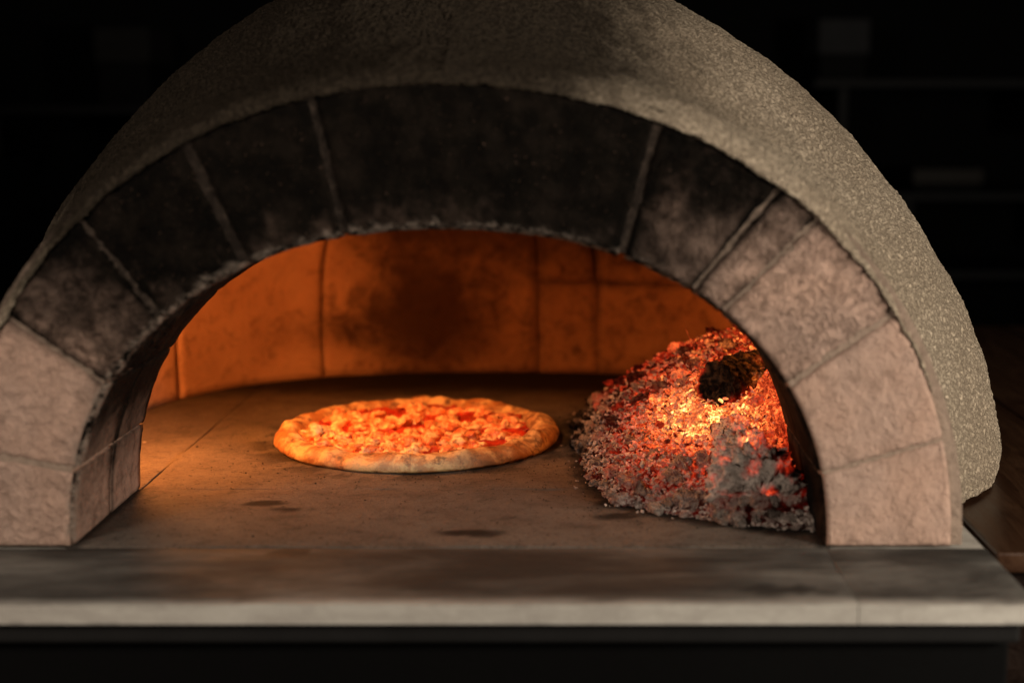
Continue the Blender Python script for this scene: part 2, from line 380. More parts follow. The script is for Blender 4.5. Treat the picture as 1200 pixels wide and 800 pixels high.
# plaster dome: sections run from the thin lip on the arch to the back; the left flank is a little steeper than the right
DR, DL, DB, DC, DN, DYF, DYB = .607, .562, .588, .373, 1.72, .489, .66
def dome():
    NU, NT = 330, 560
    rows = [(-.0008, .016), (-.0003, .006), (.0004, .0)]
    ph0 = -math.asin((DC-.008)/DYF)
    ys = []
    for i in range(NU+1):
        ph = ph0+(math.asin(.999)-ph0)*i/NU; ys.append(DC+(DYF if ph < 0 else DYB)*math.sin(ph))
    ys = [.0005, .0015, .003, .005]+[y for y in ys if y > .0065]
    verts, faces, so = [], [], []
    def section(j, y):
        t = PI*j/NT; x0, z0 = curve(AO, BO, NO, t)
        k = math.sqrt(max(0, 1-((y-DC)/(DYF if y < DC else DYB))**2))
        xd, zd = curve(DR if t < PI/2 else DL, DB, DN, t)
        w = ss(0, .214, y)
        # a rolled lip: the shell turns out of the stone face before it sweeps back
        e = min(1, max(0, y)/.15); roll = math.sqrt(max(0, 1-(1-e)**2))
        f = 1+((.002 if t < PI/2 else .020*ss(.05, .25, math.sin(t)))+(.032 if t < PI/2 else .012)*ss(.25, .8, math.sin(t)))*roll/.44+.20*max(0, y)
        return t, x0, z0, x0*f*(1-w)+xd*k*w, z0*f*(1-w)+zd*k*w
    allr = [('lip', g, y) for g, y in rows]+[('dome', 0, y) for y in ys]
    for kind, g, y in allr:
        for j in range(NT+1):
            t, x0, z0, x, z = section(j, max(0, y))
            top = ss(.15, .8, math.sin(t)); r0 = math.hypot(x0, z0)
            if kind == 'lip': x, z = x0*(1+g/r0), z0*(1+g/r0)
            yy = y+(-.005*top+.020*ss(.17, .05, z0))*ss(.10, 0, y)
            lump = fbm((x, yy, z), 6, 3)*.0035+fbm((x, yy, z), 26, 3)*.0010
            if kind == 'lip': lump = fbm((x, 0, z), 30, 3)*.0022
            kx = 1+lump/max(.2, math.hypot(x, z))
            if kind == 'dome' and z < .03: kx -= .014*(1-z/.03)**2       # the foot of the dome is rounded under
            verts.append((x*kx, yy, max(z*kx, .0008)))
            u = x+.06
            smoke = ss(.62, .16, -u) if u < 0 else ss(.42, .08, u)
            so.append(1.05*smoke*ss(.20, .40, z)*ss(.80, .3, yy)+.40*ss(-.05, -.35, x)*ss(.08, .30, z)+.12*ss(.35, .1, x)-.35*ss(-.05, .25, x)*ss(.07, .0, yy)*top)  # smoke stain; the top's dimming and the right lip's brightness also painted in
    W_ = NT+1
    for i in range(len(allr)-1):
        for j in range(NT):
            a = i*W_+j; faces.append((a, a+1, a+W_+1, a+W_))
    o = mesh_obj('dome_shell', verts, faces, MS_plaster, oven, True, {'soot_shade': so}); o.data.flip_normals(); return o
dome()

# lining: two courses of big curved blocks and a closing cap
LA, LB, LC, LN = .475, .432, .45, 2.6
def plan(phi):
    c, s = math.cos(phi), math.sin(phi)
    return LA*math.copysign(abs(c)**(2/LN), c), LC+LB*math.copysign(abs(s)**(2/LN), s)
def lin_pt(phi, v, out=0.):
    z_s = .12
    if v < z_s: k, z = 1, v
    else:
        q = min(1.0, (v-z_s)/.42)*PI/2; k, z = math.cos(q), z_s+.275*math.sin(q)
    x, y = plan(phi)
    k2 = k+out/.45
    return Vector((x*k2, LC+(y-LC)*k2, z+out*(0 if v < z_s else math.sin(min(1, (v-z_s)/.42)*PI/2))))
def lining_soot_shade(p):
    # two smoke marks, smoky vault, and dimming away from the bright left end painted in
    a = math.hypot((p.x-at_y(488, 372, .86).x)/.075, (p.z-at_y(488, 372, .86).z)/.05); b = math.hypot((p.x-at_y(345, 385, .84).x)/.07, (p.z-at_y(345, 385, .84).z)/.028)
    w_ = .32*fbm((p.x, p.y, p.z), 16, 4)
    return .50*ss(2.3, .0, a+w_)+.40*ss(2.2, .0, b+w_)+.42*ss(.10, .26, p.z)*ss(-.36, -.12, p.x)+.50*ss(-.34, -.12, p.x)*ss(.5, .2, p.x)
def block(phi0, phi1, v0, v1, seed, proud=0.):
    ns, nv = max(3, int((phi1-phi0)*.45/.012)), max(3, int((v1-v0)/.012))
    verts, faces, so = [], [], []
    for lay in (0, 1):
        for i in range(ns+1):
            for j in range(nv+1):
                s, t = i/ns, j/nv
                e = min(min(s, 1-s)*(phi1-phi0)*.45, min(t, 1-t)*(v1-v0))
                p = lin_pt(phi0+(phi1-phi0)*s, v0+(v1-v0)*t, .03 if lay else (.0006*max(0, 1-e/.002)**2)-proud)
                if not lay:
                    off = fbm((p.x+seed, p.y, p.z), 14, 4)*.004
                    p.x += off*.3; p.y += off
                p.y = max(p.y, .2055)
                verts.append(p); so.append(lining_soot_shade(p)+.05*ss(.005, 0, e))
    A = (ns+1)*(nv+1); w = nv+1
    for i in range(ns):
        for j in range(nv):
            a = i*w+j; faces.append((a, a+w, a+w+1, a+1)); faces.append((A+a, A+a+1, A+a+w+1, A+a+w))
    for i in range(ns):
        a = i*w; faces.append((a, A+a, A+a+w, a+w)); a = i*w+nv; faces.append((a, a+w, A+a+w, A+a))
    for j in range(nv):
        a = j; faces.append((a, a+1, A+a+1, A+a)); a = ns*w+j; faces.append((a, A+a, A+a+1, a+1))
    return mesh_obj('lining_block', verts, faces, MS_lining, oven, True, {'soot_shade': so})
def px_u(q):
    d = q-CAM; return PX+F*d.x/(d.y*math.cos(PITCH)-d.z*math.sin(PITCH))
def phi_px(u, v):                           # bearing of a joint seen on the back wall
    return R(min(range(0, 721), key=lambda d: abs(px_u(lin_pt(R(d/4), .08))-u))/4)
g = .0035
low = [R(-32), R(8), R(40), phi_px(700, 400), phi_px(633, 400), phi_px(378, 400), phi_px(209, 430), R(182), R(212)]
up = [R(-32), R(20), phi_px(698, 320), phi_px(377, 320), phi_px(209, 420), R(200), R(212)]
print('joints', [round(math.degrees(x)) for x in low], [round(math.degrees(x)) for x in up])
low.sort(); up.sort()
FINE, OPEN = .00025, .0050                  # most joints are tight; one on the right of the back wall has opened
def gap(p): return OPEN if abs(p-phi_px(698, 320)) < 1e-6 else .0075 if abs(p-phi_px(209, 420)) < 1e-6 else FINE
P633, P209 = phi_px(633, 400), phi_px(209, 430)
for k, (a, b) in enumerate(zip(low, low[1:])):
    tall = a >= P633-1e-6
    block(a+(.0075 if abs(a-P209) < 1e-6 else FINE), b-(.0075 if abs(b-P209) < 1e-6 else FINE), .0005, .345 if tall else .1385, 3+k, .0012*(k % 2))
up = [p for p in up if p < P633-1e-6]+[P633]
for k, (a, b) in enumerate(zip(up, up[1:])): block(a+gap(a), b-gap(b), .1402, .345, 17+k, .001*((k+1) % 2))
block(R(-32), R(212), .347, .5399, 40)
def shell_backing():
    verts, faces, so = [], [], []; N, K = 90, 24
    for i in range(N+1):
        for j in range(K+1):
            p = lin_pt(R(-34)+R(248)*i/N, .54*j/K, .012); p.y = max(p.y, .2052); verts.append(p); so.append(.62)
    for i in range(N):
        for j in range(K):
            a = i*(K+1)+j; faces.append((a, a+K+1, a+K+2, a+1))
    mesh_obj('lining_mortar', verts, faces, MS_lining, oven, True, {'soot_shade': so})
shell_backing()

# ------------------------------------------------------------------ hearth floor and counter
def slab_piece(name, poly, z0, z1, mat, parent, soot_shade=None, step=.012, bevel=.0025, seed=0, wob=.0008):
    """A stone slab over an axis-aligned rectangle (x0,y0,x1,y1): fine grid on top, rounded rim, real thickness."""
    x0, y0, x1, y1 = poly
    nx, ny = max(2, int((x1-x0)/step)), max(2, int((y1-y0)/step))
    verts, faces, so = [], [], []
    for i in range(nx+1):
        for j in range(ny+1):
            x, y = x0+(x1-x0)*i/nx, y0+(y1-y0)*j/ny
            e = min(x-x0, x1-x, y-y0, y1-y)
            z = z1+fbm((x, y, seed), 9, 4)*wob-bevel*.7*(1 if e < 1e-6 else 0)
            verts.append((x, y, z)); so.append(soot_shade(x, y) if soot_shade else 0)
    w = ny+1
    for i in range(nx):
        for j in range(ny):
            a = i*w+j; faces.append((a, a+w, a+w+1, a+1))
    ring = [i*w for i in range(nx+1)]+[nx*w+j for j in range(1, ny+1)]+[i*w+ny for i in range(nx-1, -1, -1)]+[j for j in range(ny-1, 0, -1)]
    base = len(verts)
    for r in ring:
        x, y, z = verts[r]
        sx = (-1 if x == x0 else 1 if x >= x1-1e-9 else 0); sy = (-1 if y == y0 else 1 if y >= y1-1e-9 else 0)
        verts.append((x+sx*bevel*.0, y+sy*bevel*.0, z-bevel)); so.append(-.6 if soot_shade is slab_soot_light else so[r])  # rim and front face lightened, a painted highlight
    b2 = len(verts)
    for r in ring:
        x, y, _ = verts[r]; verts.append((x, y, z0)); so.append(-.45+.7*ss(.1, .5, fbm((x, 0, 3), 9, 4)) if soot_shade is slab_soot_light else so[r])
    n = len(ring)
    for q in range(n):
        p = (q+1) % n
        faces.append((ring[q], base+q, base+p, ring[p])); faces.append((base+q, b2+q, b2+p, base+p))
    faces.append([b2+q for q in range(n)][::-1])
    o = mesh_obj(name, verts, faces, mat, parent, True, {'soot_shade': so})
    bm = bmesh.new(); bm.from_mesh(o.data); bmesh.ops.recalc_face_normals(bm, faces=bm.faces)
    for e in bm.edges:
        if len(e.link_faces) == 2 and e.calc_face_angle(0) > R(35): e.smooth = False
    bm.to_mesh(o.data); bm.free(); return o

STAINS = [(at_z(u, v), rx, ry, k) for u, v, rx, ry, k in
          [(312, 590, .030, .012, .75), (335, 597, .028, .008, .6), (338, 646, .034, .010, .8), (348, 678, .03, .012, .55), (550, 625, .04, .016, .7), (165, 690, .13, .024, .5),
           (720, 604, .03, .014, .6), (910, 690, .075, .022, .6), (350, 500, .06, .05, .25), (668, 690, .03, .02, .4), (700, 700, .03, .012, .5), (300, 690, .11, .03, .5)]]
def floor_soot(x, y):
    s = 0.
    for c, rx, ry, k in STAINS:
        d = math.hypot((x-c.x)/rx, (y-c.y)/ry)+.35*fbm((x, y, 1), 45, 3); s = max(s, min(1, k*1.35)*ss(1.3, .3, d))
    s = max(s, .75*ss(.62, .80, y+.03*fbm((x, y, 0), 12, 3)))            # darker towards the back of the hearth
    n1 = fbm((x*.8, y*1.3, 8), 17, 4); n2 = fbm((x, y, 4), 60, 3)
    dp = math.hypot(x+.0765, y-.436)-.1745
    s = max(s, .55*ss(.07, .0, abs(dp))*ss(-.12, .30, n1+.5*n2))          # burnt flour round the pizza
    s = max(s, .30*ss(.0, .6, n1+.35*n2), .16*ss(.0, .5, fbm((x*.6, y*1.5, 1), 40, 4)))
    d = heap_edge(x, y)
    s = max(s, .8*ss(-.035, .0, d+.012*fbm((x, y, 5), 40, 3)))
    dx = min(abs(x+.35), abs(x-.35)); 
    if 0 < y < .21: s = max(s, .7*ss(.016, .0, dx))
    return s
def slab_soot_light(x, y): return max(floor_soot(x, y), .66-.12*ss(.25, .45, x)-.45*ss(-.138, -.149, y))  # soot on top; front edge painted paler, as if catching light

# outline of the heap of embers on the hearth (x, y), from the photograph
HEAP = [at_z(*p) for p in ((683, 486), (676, 500), (679, 525), (688, 556), (716, 588), (780, 601), (850, 613), (925, 619))]
HEAP = [(p.x, p.y) for p in HEAP]+[(.352, .05), (.352, .21), (.455, .24), (.46, .62), (.36, .74), (.22, .67), (.15, .57)]
EDGE_FREE = set(range(0, 8)) | {12, 13, 14}
def seg_d(p, a, b):
    ax, ay = a; bx, by = b; vx, vy = bx-ax, by-ay; t = max(0, min(1, ((p[0]-ax)*vx+(p[1]-ay)*vy)/(vx*vx+vy*vy)))
    return math.hypot(p[0]-ax-vx*t, p[1]-ay-vy*t)
def inside(p, poly):
    c = False; n = len(poly)
    for i in range(n):
        (x1, y1), (x2, y2) = poly[i], poly[i-1]
        if (y1 > p[1]) != (y2 > p[1]) and p[0] < (x2-x1)*(p[1]-y1)/(y2-y1)+x1: c = not c
    return c
def heap_edge(x, y):                        # distance into the heap from its free edge; negative outside
    d = min(seg_d((x, y), HEAP[i], HEAP[(i+1) % len(HEAP)]) for i in EDGE_FREE if i != 7)
    return d if inside((x, y), HEAP) else -min(d, min(seg_d((x, y), HEAP[i], HEAP[(i+1) % len(HEAP)]) for i in range(len(HEAP))))
def heap_h(x, y):
    d = heap_edge(x, y)
    if d <= 0: return 0.
    back = ss(.08, .45, y)
    h = .150*(1-math.exp(-d/.155))*(.54+.64*back)*(1-.62*ss(.305, .35, x)*ss(.30, .20, y))
    h *= 1-.40*math.exp(-((x-.250)/.018)**2)*ss(.20, .15, y)
    return max(0., h-.022*math.exp(-((x-.262)**2+(y-.236)**2)/.028**2))

floor = empty('hearth_floor', (0, .3, 0), None, None); tag(floor, kind='structure')
def place(o, root): o.parent = root; o.matrix_parent_inverse = root.matrix_world.inverted(); return o
fl = [(-.355, .003, .355, .2035),
      (-.50, .2045, -.3495, .92), (-.3475, .2045, .50, .92)]
for k, r in enumerate(fl):
    place(slab_piece('floor_tile', r, -.03, -.0006*(k % 2), MS_floor, None, floor_soot, .0085, .0012, k*3.3, .0012), floor)
bedding = place(box('floor_bedding', (-.62, .0, -.06), (.50, 1.15, -.0305), mat_plain('bedding_mortar', (.03, .025, .02)), None, 0), floor)
edge_ring = []

counter = empty('counter', (0, -.1, -.02), None, None); tag(counter, kind='structure')
YF = -.1515
place(slab_piece('counter_slab', (-.95, YF, .3515, .0), -.0185, -.0008, MS_slab, None, slab_soot_light, .0085, .0012, 11), counter)
place(slab_piece('counter_slab', (.3523, YF, .500, .0), -.0185, -.0010, MS_slab, None, slab_soot_light, .0085, .0012, 15), counter)
# ledge of the slab beside and behind the dome
place(slab_piece('counter_slab', (-.95, .003, -.3565, 1.2), -.0185, -.0016, MS_slab, None, None, .05, .002, 19), counter)
place(slab_piece('counter_slab', (.3565, .003, .500, 1.2), -.0185, -.0018, MS_slab, None, None, .03, .002, 23), counter)
dark = mat_plain('dark_cabinet', (.0012, .0011, .001), .8, .3, 9)
place(box('cabinet_front', (-1.0, -.128, -.75), (.485, 1.2, -.0405), dark, None, .003), counter)
place(box('front_rail', (-1.0, -.142, -.0395), (.49, .5, -.0205), mat_plain('dark_steel', (.011, .0105, .010), .7, .35, 14), None, .004), counter)

wood = mat_wood('brown_wood', (.028, .012, .006), (.048, .022, .010)); wood_d = mat_wood('dark_wood', (.006, .003, .002), (.012, .006, .0035))
side = empty('side_counter', (.9, .4, -.75), 'brown wooden counter top to the right behind the plaster dome', 'counter')
inv = side.matrix_world.inverted()
for k, (a, b) in enumerate(((.5085, .712), (.7145, .93), (.9325, 1.15), (1.1525, 1.5))):
    o = box('counter_board', (a, -.006, -.024), (b, 1.4, -.004-.0004*(k % 2)), wood, side, .0025); o.matrix_parent_inverse = inv
o = box('cabinet_body', (.512, .012, -.75), (1.48, 1.38, -.0245), wood_d, side, .003); o.matrix_parent_inverse = inv

# ------------------------------------------------------------------ the dark room behind
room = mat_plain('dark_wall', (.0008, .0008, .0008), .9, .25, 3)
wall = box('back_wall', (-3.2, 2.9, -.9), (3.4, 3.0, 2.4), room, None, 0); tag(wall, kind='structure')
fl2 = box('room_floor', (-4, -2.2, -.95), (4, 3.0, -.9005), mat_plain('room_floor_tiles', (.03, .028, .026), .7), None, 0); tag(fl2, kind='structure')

# ------------------------------------------------------------------ logs and embers
HOT = Vector((.262, .265, .080))
def heat_at(p, jit=0.):
    d = math.sqrt(((p.x-HOT.x)/.065)**2+((p.y-HOT.y)/.08)**2+((p.z-HOT.z)/.06)**2)
    h = 1.22*math.exp(-d*d*.42)
    he = heap_edge(p.x, p.y)
    belt = .56*ss(.012, .07, he)*ss(.20, .40, p.y)            # the glowing belt along the upper left slope
    patch = .5+.9*mn.fractal(Vector((p.x*26, p.y*26, 4)), .6, 2, 3)
    red = .60*math.exp(-(((p.x-.345)/.03)**2+((p.y-.17)/.06)**2))
    crook = .62*math.exp(-(((p.x-.318)/.026)**2+((p.y-.262)/.05)**2))*max(.2, .45+patch)
    return max(0, min(1.05, max(h, belt*max(.25, patch+.25), crook)+red*max(0, patch)+jit))
def ash_at(p, jit=0.):
    return .74-.25*ss(.32, .52, p.y)+.25*ss(.24, .10, p.y)-.30*ss(.31, .34, p.x)*ss(.05, .12, p.y)+jit

def heap_mesh():
    verts, faces, heat, ash, seed = [], [], [], [], []; N, K = 110, 170; x0, x1, y0, y1 = .10, .46, .03, .75; ok = {}
    for i in range(N+1):
        for j in range(K+1):
            x, y = x0+(x1-x0)*i/N, y0+(y1-y0)*j/K
            h = heap_h(x, y); ok[i, j] = heap_edge(x, y) > -.004
            z = .0006+max(0, h-.005)+(fbm((x, y, 0), 55, 4)*.009+fbm((x, y, 2), 150, 3)*.004)*ss(0, .02, h)
            p = Vector((x, y, max(z, .0006))); verts.append(p)
            heat.append(heat_at(p)*1.0); ash.append(ash_at(p, -.42)); seed.append(0)
    for i in range(N):
        for j in range(K):
            if all(ok[i+a, j+b] for a in (0, 1) for b in (0, 1)):
                a = i*(K+1)+j; faces.append((a, a+K+1, a+K+2, a+1))
    o = mesh_obj('ash_heap', verts, faces, MS_heap, None, True, {'glowing': heat, 'ash': ash, 'seed': seed})
    return tag(o, 'heap of grey ash and glowing cinders under the logs at the right of the oven', 'ash', kind='stuff')
heap_mesh()

def lump_mesh(name, r, seed, sub=3, rough=.45, flat=(1, 1, 1), mat=None, facet=True):
    bm = bmesh.new(); bmesh.ops.create_icosphere(bm, subdivisions=sub, radius=1)
    off = Vector((seed*7.3, seed*3.1, -seed*5.7))
    for v in bm.verts:
        n = v.co.normalized()
        c = mn.cell_vector(n*1.3+off)-Vector((.5, .5, .5))
        d = 1+rough*.6*mn.fractal(n*1.5+off, .6, 2, 3)+rough*.35*mn.fractal(n*4.5+off, .6, 2, 3)+rough*.25*(mn.voronoi(n*2.2+off)[0][0]-.3)
        v.co = Vector([n[i]*d*r*flat[i] for i in range(3)])
    me = bpy.data.meshes.new(name); bm.to_mesh(me); bm.free()
    me.polygons.foreach_set('use_smooth', [not facet]*len(me.polygons))
    if mat: me.materials.append(mat)
    return me
LUMPS = [lump_mesh('ember', 1., s, 3, .62, (1, .72+.04*s, .50+.05*(s % 5)), MS_ember) for s in range(9)]

ZONES = {
 'foot_a': ('pale_ash_lump', 'pale grey ash lump at the front left foot of the ember heap', 'ash lump'),
 'foot_b': ('pale_ash_lump', 'pale grey ash lump just left of the ash covered log at the heap foot', 'ash lump'),
 'foot_c': ('pale_ash_lump', 'crumbly pale grey ash lump right under the front end of the ash covered log', 'ash lump'),
 'tip': ('ember', 'small dim ember at the far left tip of the heap, facing the pizza', 'ember'),
 'low': ('ember', 'grey ember with a dull orange tinge on the lower left slope of the heap', 'ember'),
 'mid': ('ember', 'ash flecked orange ember halfway up the left slope of the heap', 'ember'),
 'core': ('ember', 'bright yellow glowing ember in the hot gap between the two logs', 'ember'),
 'ridge': ('ember', 'red ember on the upper left ridge of the heap', 'ember'),
 'top': ('ember', 'coral red ember on top of the heap behind and above the charred log', 'ember'),
 'crook': ('ember', 'dark ember in the crook under the charred log, against the arch', 'ember'),
 'side': ('ember', 'dull red ember in the shade between the ash covered log and the arch', 'ember'),
}
def zone(x, y):
    if y > .40: return 'top' if x > .25 else 'ridge'
    if x > .315: return 'crook' if y > .20 else 'side'
    if y < .165: return 'foot_a' if x < .215 else 'foot_b' if x < .262 else 'foot_c'
    if math.hypot((x-.262)/.035, (y-.245)/.05) < 1: return 'core'
    return 'tip' if x < .155 else 'low' if y < .255 or x < .19 else 'mid'
LOGS = [(at_y(838, 454, .275), at_y(838, 454, .275)+Vector((.10, .133, -.002)), .027), (Vector((.292, .250, .043)), Vector((.300, .100, .022)), .034)]
def in_log(p, m=0.):
    for a, b, r in LOGS:
        t = max(0, min(1, (p-a).dot(b-a)/(b-a).length_squared))
        if (p-a-(b-a)*t).length < r+m: return True
    return False
def in_view(x, y):                         # the arch hides the right end of the heap
    p = Vector((x, y, heap_h(x, y)+.004)); d = p-CAM; dep = d.y*math.cos(PITCH)-d.z*math.sin(PITCH)
    v = PY-F*(d.y*math.sin(PITCH)+d.z*math.cos(PITCH))/dep
    return px_u(p) < np.interp(v, (380, 427, 488, 551, 606, 625), (852, 879, 901, 921, 944, 955))+10 and y < .60
def hit_heap(u, v):                         # where the view through a pixel of the photograph meets the heap
    d = ray(u, v)
    for k in range(600):
        p = CAM+d*(1.2+k*.0015)
        if p.z <= max(heap_h(p.x, p.y), 0): return p
    return at_z(u, v)
COAL_AT = [(846, 411, .013, .62, 'large coral glowing coal at the very top of the ember heap'),
 (812, 424, .014, .60, 'large red coal on the ridge just left of the charred log'),
 (784, 437, .013, .52, 'large red coal on the ridge, second from the charred log'),
 (757, 447, .012, .50, 'red coal in the middle of the upper left ridge'),
 (729, 463, .012, .42, 'dull red coal low on the upper left ridge'),
 (704, 478, .012, .36, 'dull red coal at the left end of the ridge, toward the pizza'),
 (696, 505, .011, .16, 'dark grey coal at the far left tip of the heap'),
 (722, 497, .013, .50, 'crimson coal standing out on the left slope above the grey ash'),
 (755, 478, .011, .60, 'orange coal on the upper left slope under the ridge'),
 (790, 462, .012, .72, 'bright orange coal left of the charred log end'),
 (808, 492, .011, .85, 'yellow hot coal in front of the charred log end'),
 (775, 505, .012, .55, 'orange coal in the centre of the left slope'),
 (740, 527, .011, .22, 'ash grey coal low on the left slope'),
 (792, 536, .012, .46, 'red coal at the left side of the ash covered log'),
 (765, 556, .012, .26, 'grey coal with a red tinge below the centre of the left slope'),
 (722, 556, .012, .08, 'pale grey coal at the front left edge of the heap'),
 (752, 578, .014, .06, 'big pale ash crusted coal at the front foot of the heap'),
 (884, 470, .013, .42, 'dark red coal under the right part of the charred log'),
 (897, 512, .012, .45, 'red coal beside the arch, right of the gap between the logs'),
 (906, 560, .012, .48, 'crimson coal glowing in the shade right of the ash covered log')]
pts = []
tries = 0
while len(pts) < 268 and tries < 60000:
    tries += 1
    x, y = random.uniform(.11, .45), random.uniform(.04, .66)
    d = heap_edge(x, y)
    if d < -.004: continue
    if random.random() > (1.0 if y < .42 else .4): continue
    r = (.0052+.0088*random.random()**1.8)*(1.25 if y < .17 else 1.15 if y > .36 else 1)*(.65+.35*ss(-.002, .03, d))
    if in_log(Vector((x, y, heap_h(x, y))), r*.3) or not in_view(x, y) or (x > .272 and .195 < y < .40): continue
    if any((x-a)**2+(y-b)**2 < ((r+c)*.70)**2 for a, b, c in pts): continue
    pts.append((x, y, r))
n_heap = len(pts)
def coal_mesh(seed):
    rr = random.Random(seed); bm = bmesh.new()
    for q in range(11): bm.verts.new(Vector((rr.uniform(-1, 1), rr.uniform(-.8, .8), rr.uniform(-.7, .7))))
    h = bmesh.ops.convex_hull(bm, input=bm.verts); bmesh.ops.delete(bm, geom=[v for v in bm.verts if not v.link_faces], context='VERTS')
    bmesh.ops.bevel(bm, geom=list(bm.edges), offset=.10, segments=2, affect='EDGES', profile=.6)
    bmesh.ops.triangulate(bm, faces=bm.faces); bmesh.ops.subdivide_edges(bm, edges=bm.edges, cuts=1, use_grid_fill=True)
    for v in bm.verts: v.co *= 1+.10*mn.fractal(v.co*2.2+Vector((seed*3.1, 0, 0)), .6, 2, 4)
    bmesh.ops.recalc_face_normals(bm, faces=bm.faces)
    me = bpy.data.meshes.new('coal'); bm.to_mesh(me); bm.free(); me.materials.append(MS_ember); return me
COALS = [coal_mesh(200+q) for q in range(7)]
for q, (u, v, r, ht, wh) in enumerate(COAL_AT):
    p = hit_heap(u, v)
    o = bpy.data.objects.new('coal', COALS[q % 7]); COL.objects.link(o)
    o.location = (p.x, p.y, p.z+r*.15); o.rotation_euler = (random.uniform(-.6, .6), random.uniform(-.6, .6), random.uniform(0, 6.28)); o.scale = (r, r, r)
    o['glowing'] = ht; o['ash'] = .42+.2*random.random()-.25*(ht > .5); o['seed'] = q*1.7
    tag(o, wh, 'coal', 'large coals in the ember heap')
for k in range(30):                         # knobbly ash round the front end of the lower log
    an = random.uniform(-2.9, -.15); rr_ = .030+.014*random.random(); pts.append((.300+rr_*math.cos(an)*1.15, .108+rr_*math.sin(an)*.95, random.uniform(.0075, .0115)))
for k, (x, y, r) in enumerate(pts):
    nm, lab, cat = ZONES[zone(x, y)]; grp = 'embers: '+lab
    z = max(heap_h(x, y)-.001+r*.30, r*.5)
    if k >= n_heap: z = r*.55+random.choice((0, 0, .010, .018))
    o = bpy.data.objects.new(nm, LUMPS[k % len(LUMPS)]); COL.objects.link(o)
    o.location = (x, y, z); o.rotation_euler = (random.uniform(-.5, .5), random.uniform(-.5, .5), random.uniform(0, 6.28)); s = r; o.scale = (s*random.uniform(.85, 1.25), s*random.uniform(.85, 1.25), s*random.uniform(.8, 1.15))
    p = Vector((x, y, min(z, .09))); ht = heat_at(p); hot = random.random() < .25+.75*ht; o['glowing'] = float(max(0, min(1.05, ht*random.uniform(.85, 1.25) if hot else ht*.25))); o['ash'] = float(ash_at(p, random.uniform(-.36, .2))); o['seed'] = float(k*.37)
    tag(o, lab, cat, grp)

def crumbs():
    """Ash flakes and cinders too small and too many to count, lying over the whole heap and around its foot."""
    base = []
    for s in range(4):
        me = lump_mesh('flake', 1, 30+s, 1, .9, (1, .7, .32)); base.append((np.array([v.co[:] for v in me.vertices]), [tuple(p.vertices) for p in me.polygons])); bpy.data.meshes.remove(me)
    V, Fc, H, A, Sd = [], [], [], [], []; n = 0
    cnt = 0
    while cnt < 9500:
        x, y = random.uniform(.07, .45), random.uniform(.035, .66)
        d = heap_edge(x, y)
        if d < -.03 or (d < 0 and random.random() > .10*math.exp(d/.012)) : continue
        r = random.uniform(.0014, .0042)*(1 if d > 0 else .6)
        if in_log(Vector((x, y, heap_h(x, y))), -.004) or (x > .285 and y > .17 and random.random() < .8): continue
        z = heap_h(x, y)+random.uniform(-.001, .0095)*ss(0, .03, d)+r*.3
        bv, bf = base[cnt % 4]
        e = Matrix.Rotation(random.uniform(0, 6.28), 3, 'Z') @ Matrix.Rotation(random.uniform(-1, 1), 3, 'X') @ Matrix.Rotation(random.uniform(-1, 1), 3, 'Y')
        V.append(bv @ np.array(e).T*r+np.array((x, y, max(z, r*.4)))); Fc += [tuple(i+n for i in f) for f in bf]; n += len(bv)
        p = Vector((x, y, z)); h = heat_at(Vector((x, y, min(z, .08))))*(random.uniform(.6, 1.1) if random.random() < .6 else .3); a = ash_at(p, random.uniform(-.55, .25))
        H += [h]*len(bv); A += [a]*len(bv); Sd += [cnt*.13]*len(bv); cnt += 1
    o = mesh_obj('ash_crumbs', np.concatenate(V), Fc, MS_heap, None, False, {'glowing': H, 'ash': A, 'seed': Sd})
    tag(o, 'loose grey ash flakes and tiny cinders strewn over the ember heap', 'ash', kind='stuff')
crumbs()

def log_mesh(name, a, b, ra, rb, seed, heatf, ashf, rough, root_label, cat, ring=64, along=90):
    """A burnt log from end a to end b: cracked bark in blocks, end faces with their own relief."""
    a, b = Vector(a), Vector(b); ax = (b-a).normalized(); L = (b-a).length
    s1 = ax.cross(Vector((0, 0, 1))).normalized(); s2 = s1.cross(ax)
    verts, faces, H, A, Sd = [], [], [], [], []
    def add(p):
        verts.append(p); H.append(heatf(p)); A.append(ashf(p)); Sd.append(seed); return len(verts)-1
    rows = []
    caps = 10
    prof = [(0, k/caps) for k in range(1, caps+1)]+[(i/along, 1) for i in range(1, along)]+[(1, 1-k/caps) for k in range(0, caps)]
    for t, f in prof:
        row = []
        for q in range(ring):
            an = 2*PI*q/ring; d = s1*math.cos(an)+s2*math.sin(an)
            r = (ra+(rb-ra)*t)*f
            c = a+ax*L*t
            pp = c+d*r
            w = mn.fractal(pp*38+Vector((seed, 0, 0)), .6, 2, 4)*.35
            cr = mn.voronoi(pp*62+Vector((0, 0, seed)))[0]; crack = ss(.16, .0, cr[1]-cr[0])
            n3 = mn.fractal(pp*140+Vector((0, seed, 0)), .6, 2, 3)
            if f >= 1:
                r2 = r*(1+rough*w+rough*.35*n3)-crack*.0062*(.5+rough); p = c+d*r2+ax*n3*.002
            else:
                end = -1 if t == 0 else 1
                p = c+d*r*(1+rough*w*f)+ax*end*((1-f)*.003+n3*.0016+w*.012-crack*.004)
            row.append(add(p))
        rows.append(row)
    for x, y in zip(rows, rows[1:]):
        for q in range(ring):
            p = (q+1) % ring; faces.append((x[q], x[p], y[p], y[q]))
    faces.append(tuple(rows[0][::-1])); faces.append(tuple(rows[-1]))
    o = mesh_obj(name, verts, faces, MS_log, None, True, {'glowing': H, 'ash': A, 'seed': Sd})
    bm = bmesh.new(); bm.from_mesh(o.data); bmesh.ops.recalc_face_normals(bm, faces=bm.faces); bm.to_mesh(o.data); bm.free()
    return tag(o, root_label, cat)
pa = at_y(838, 454, .275)
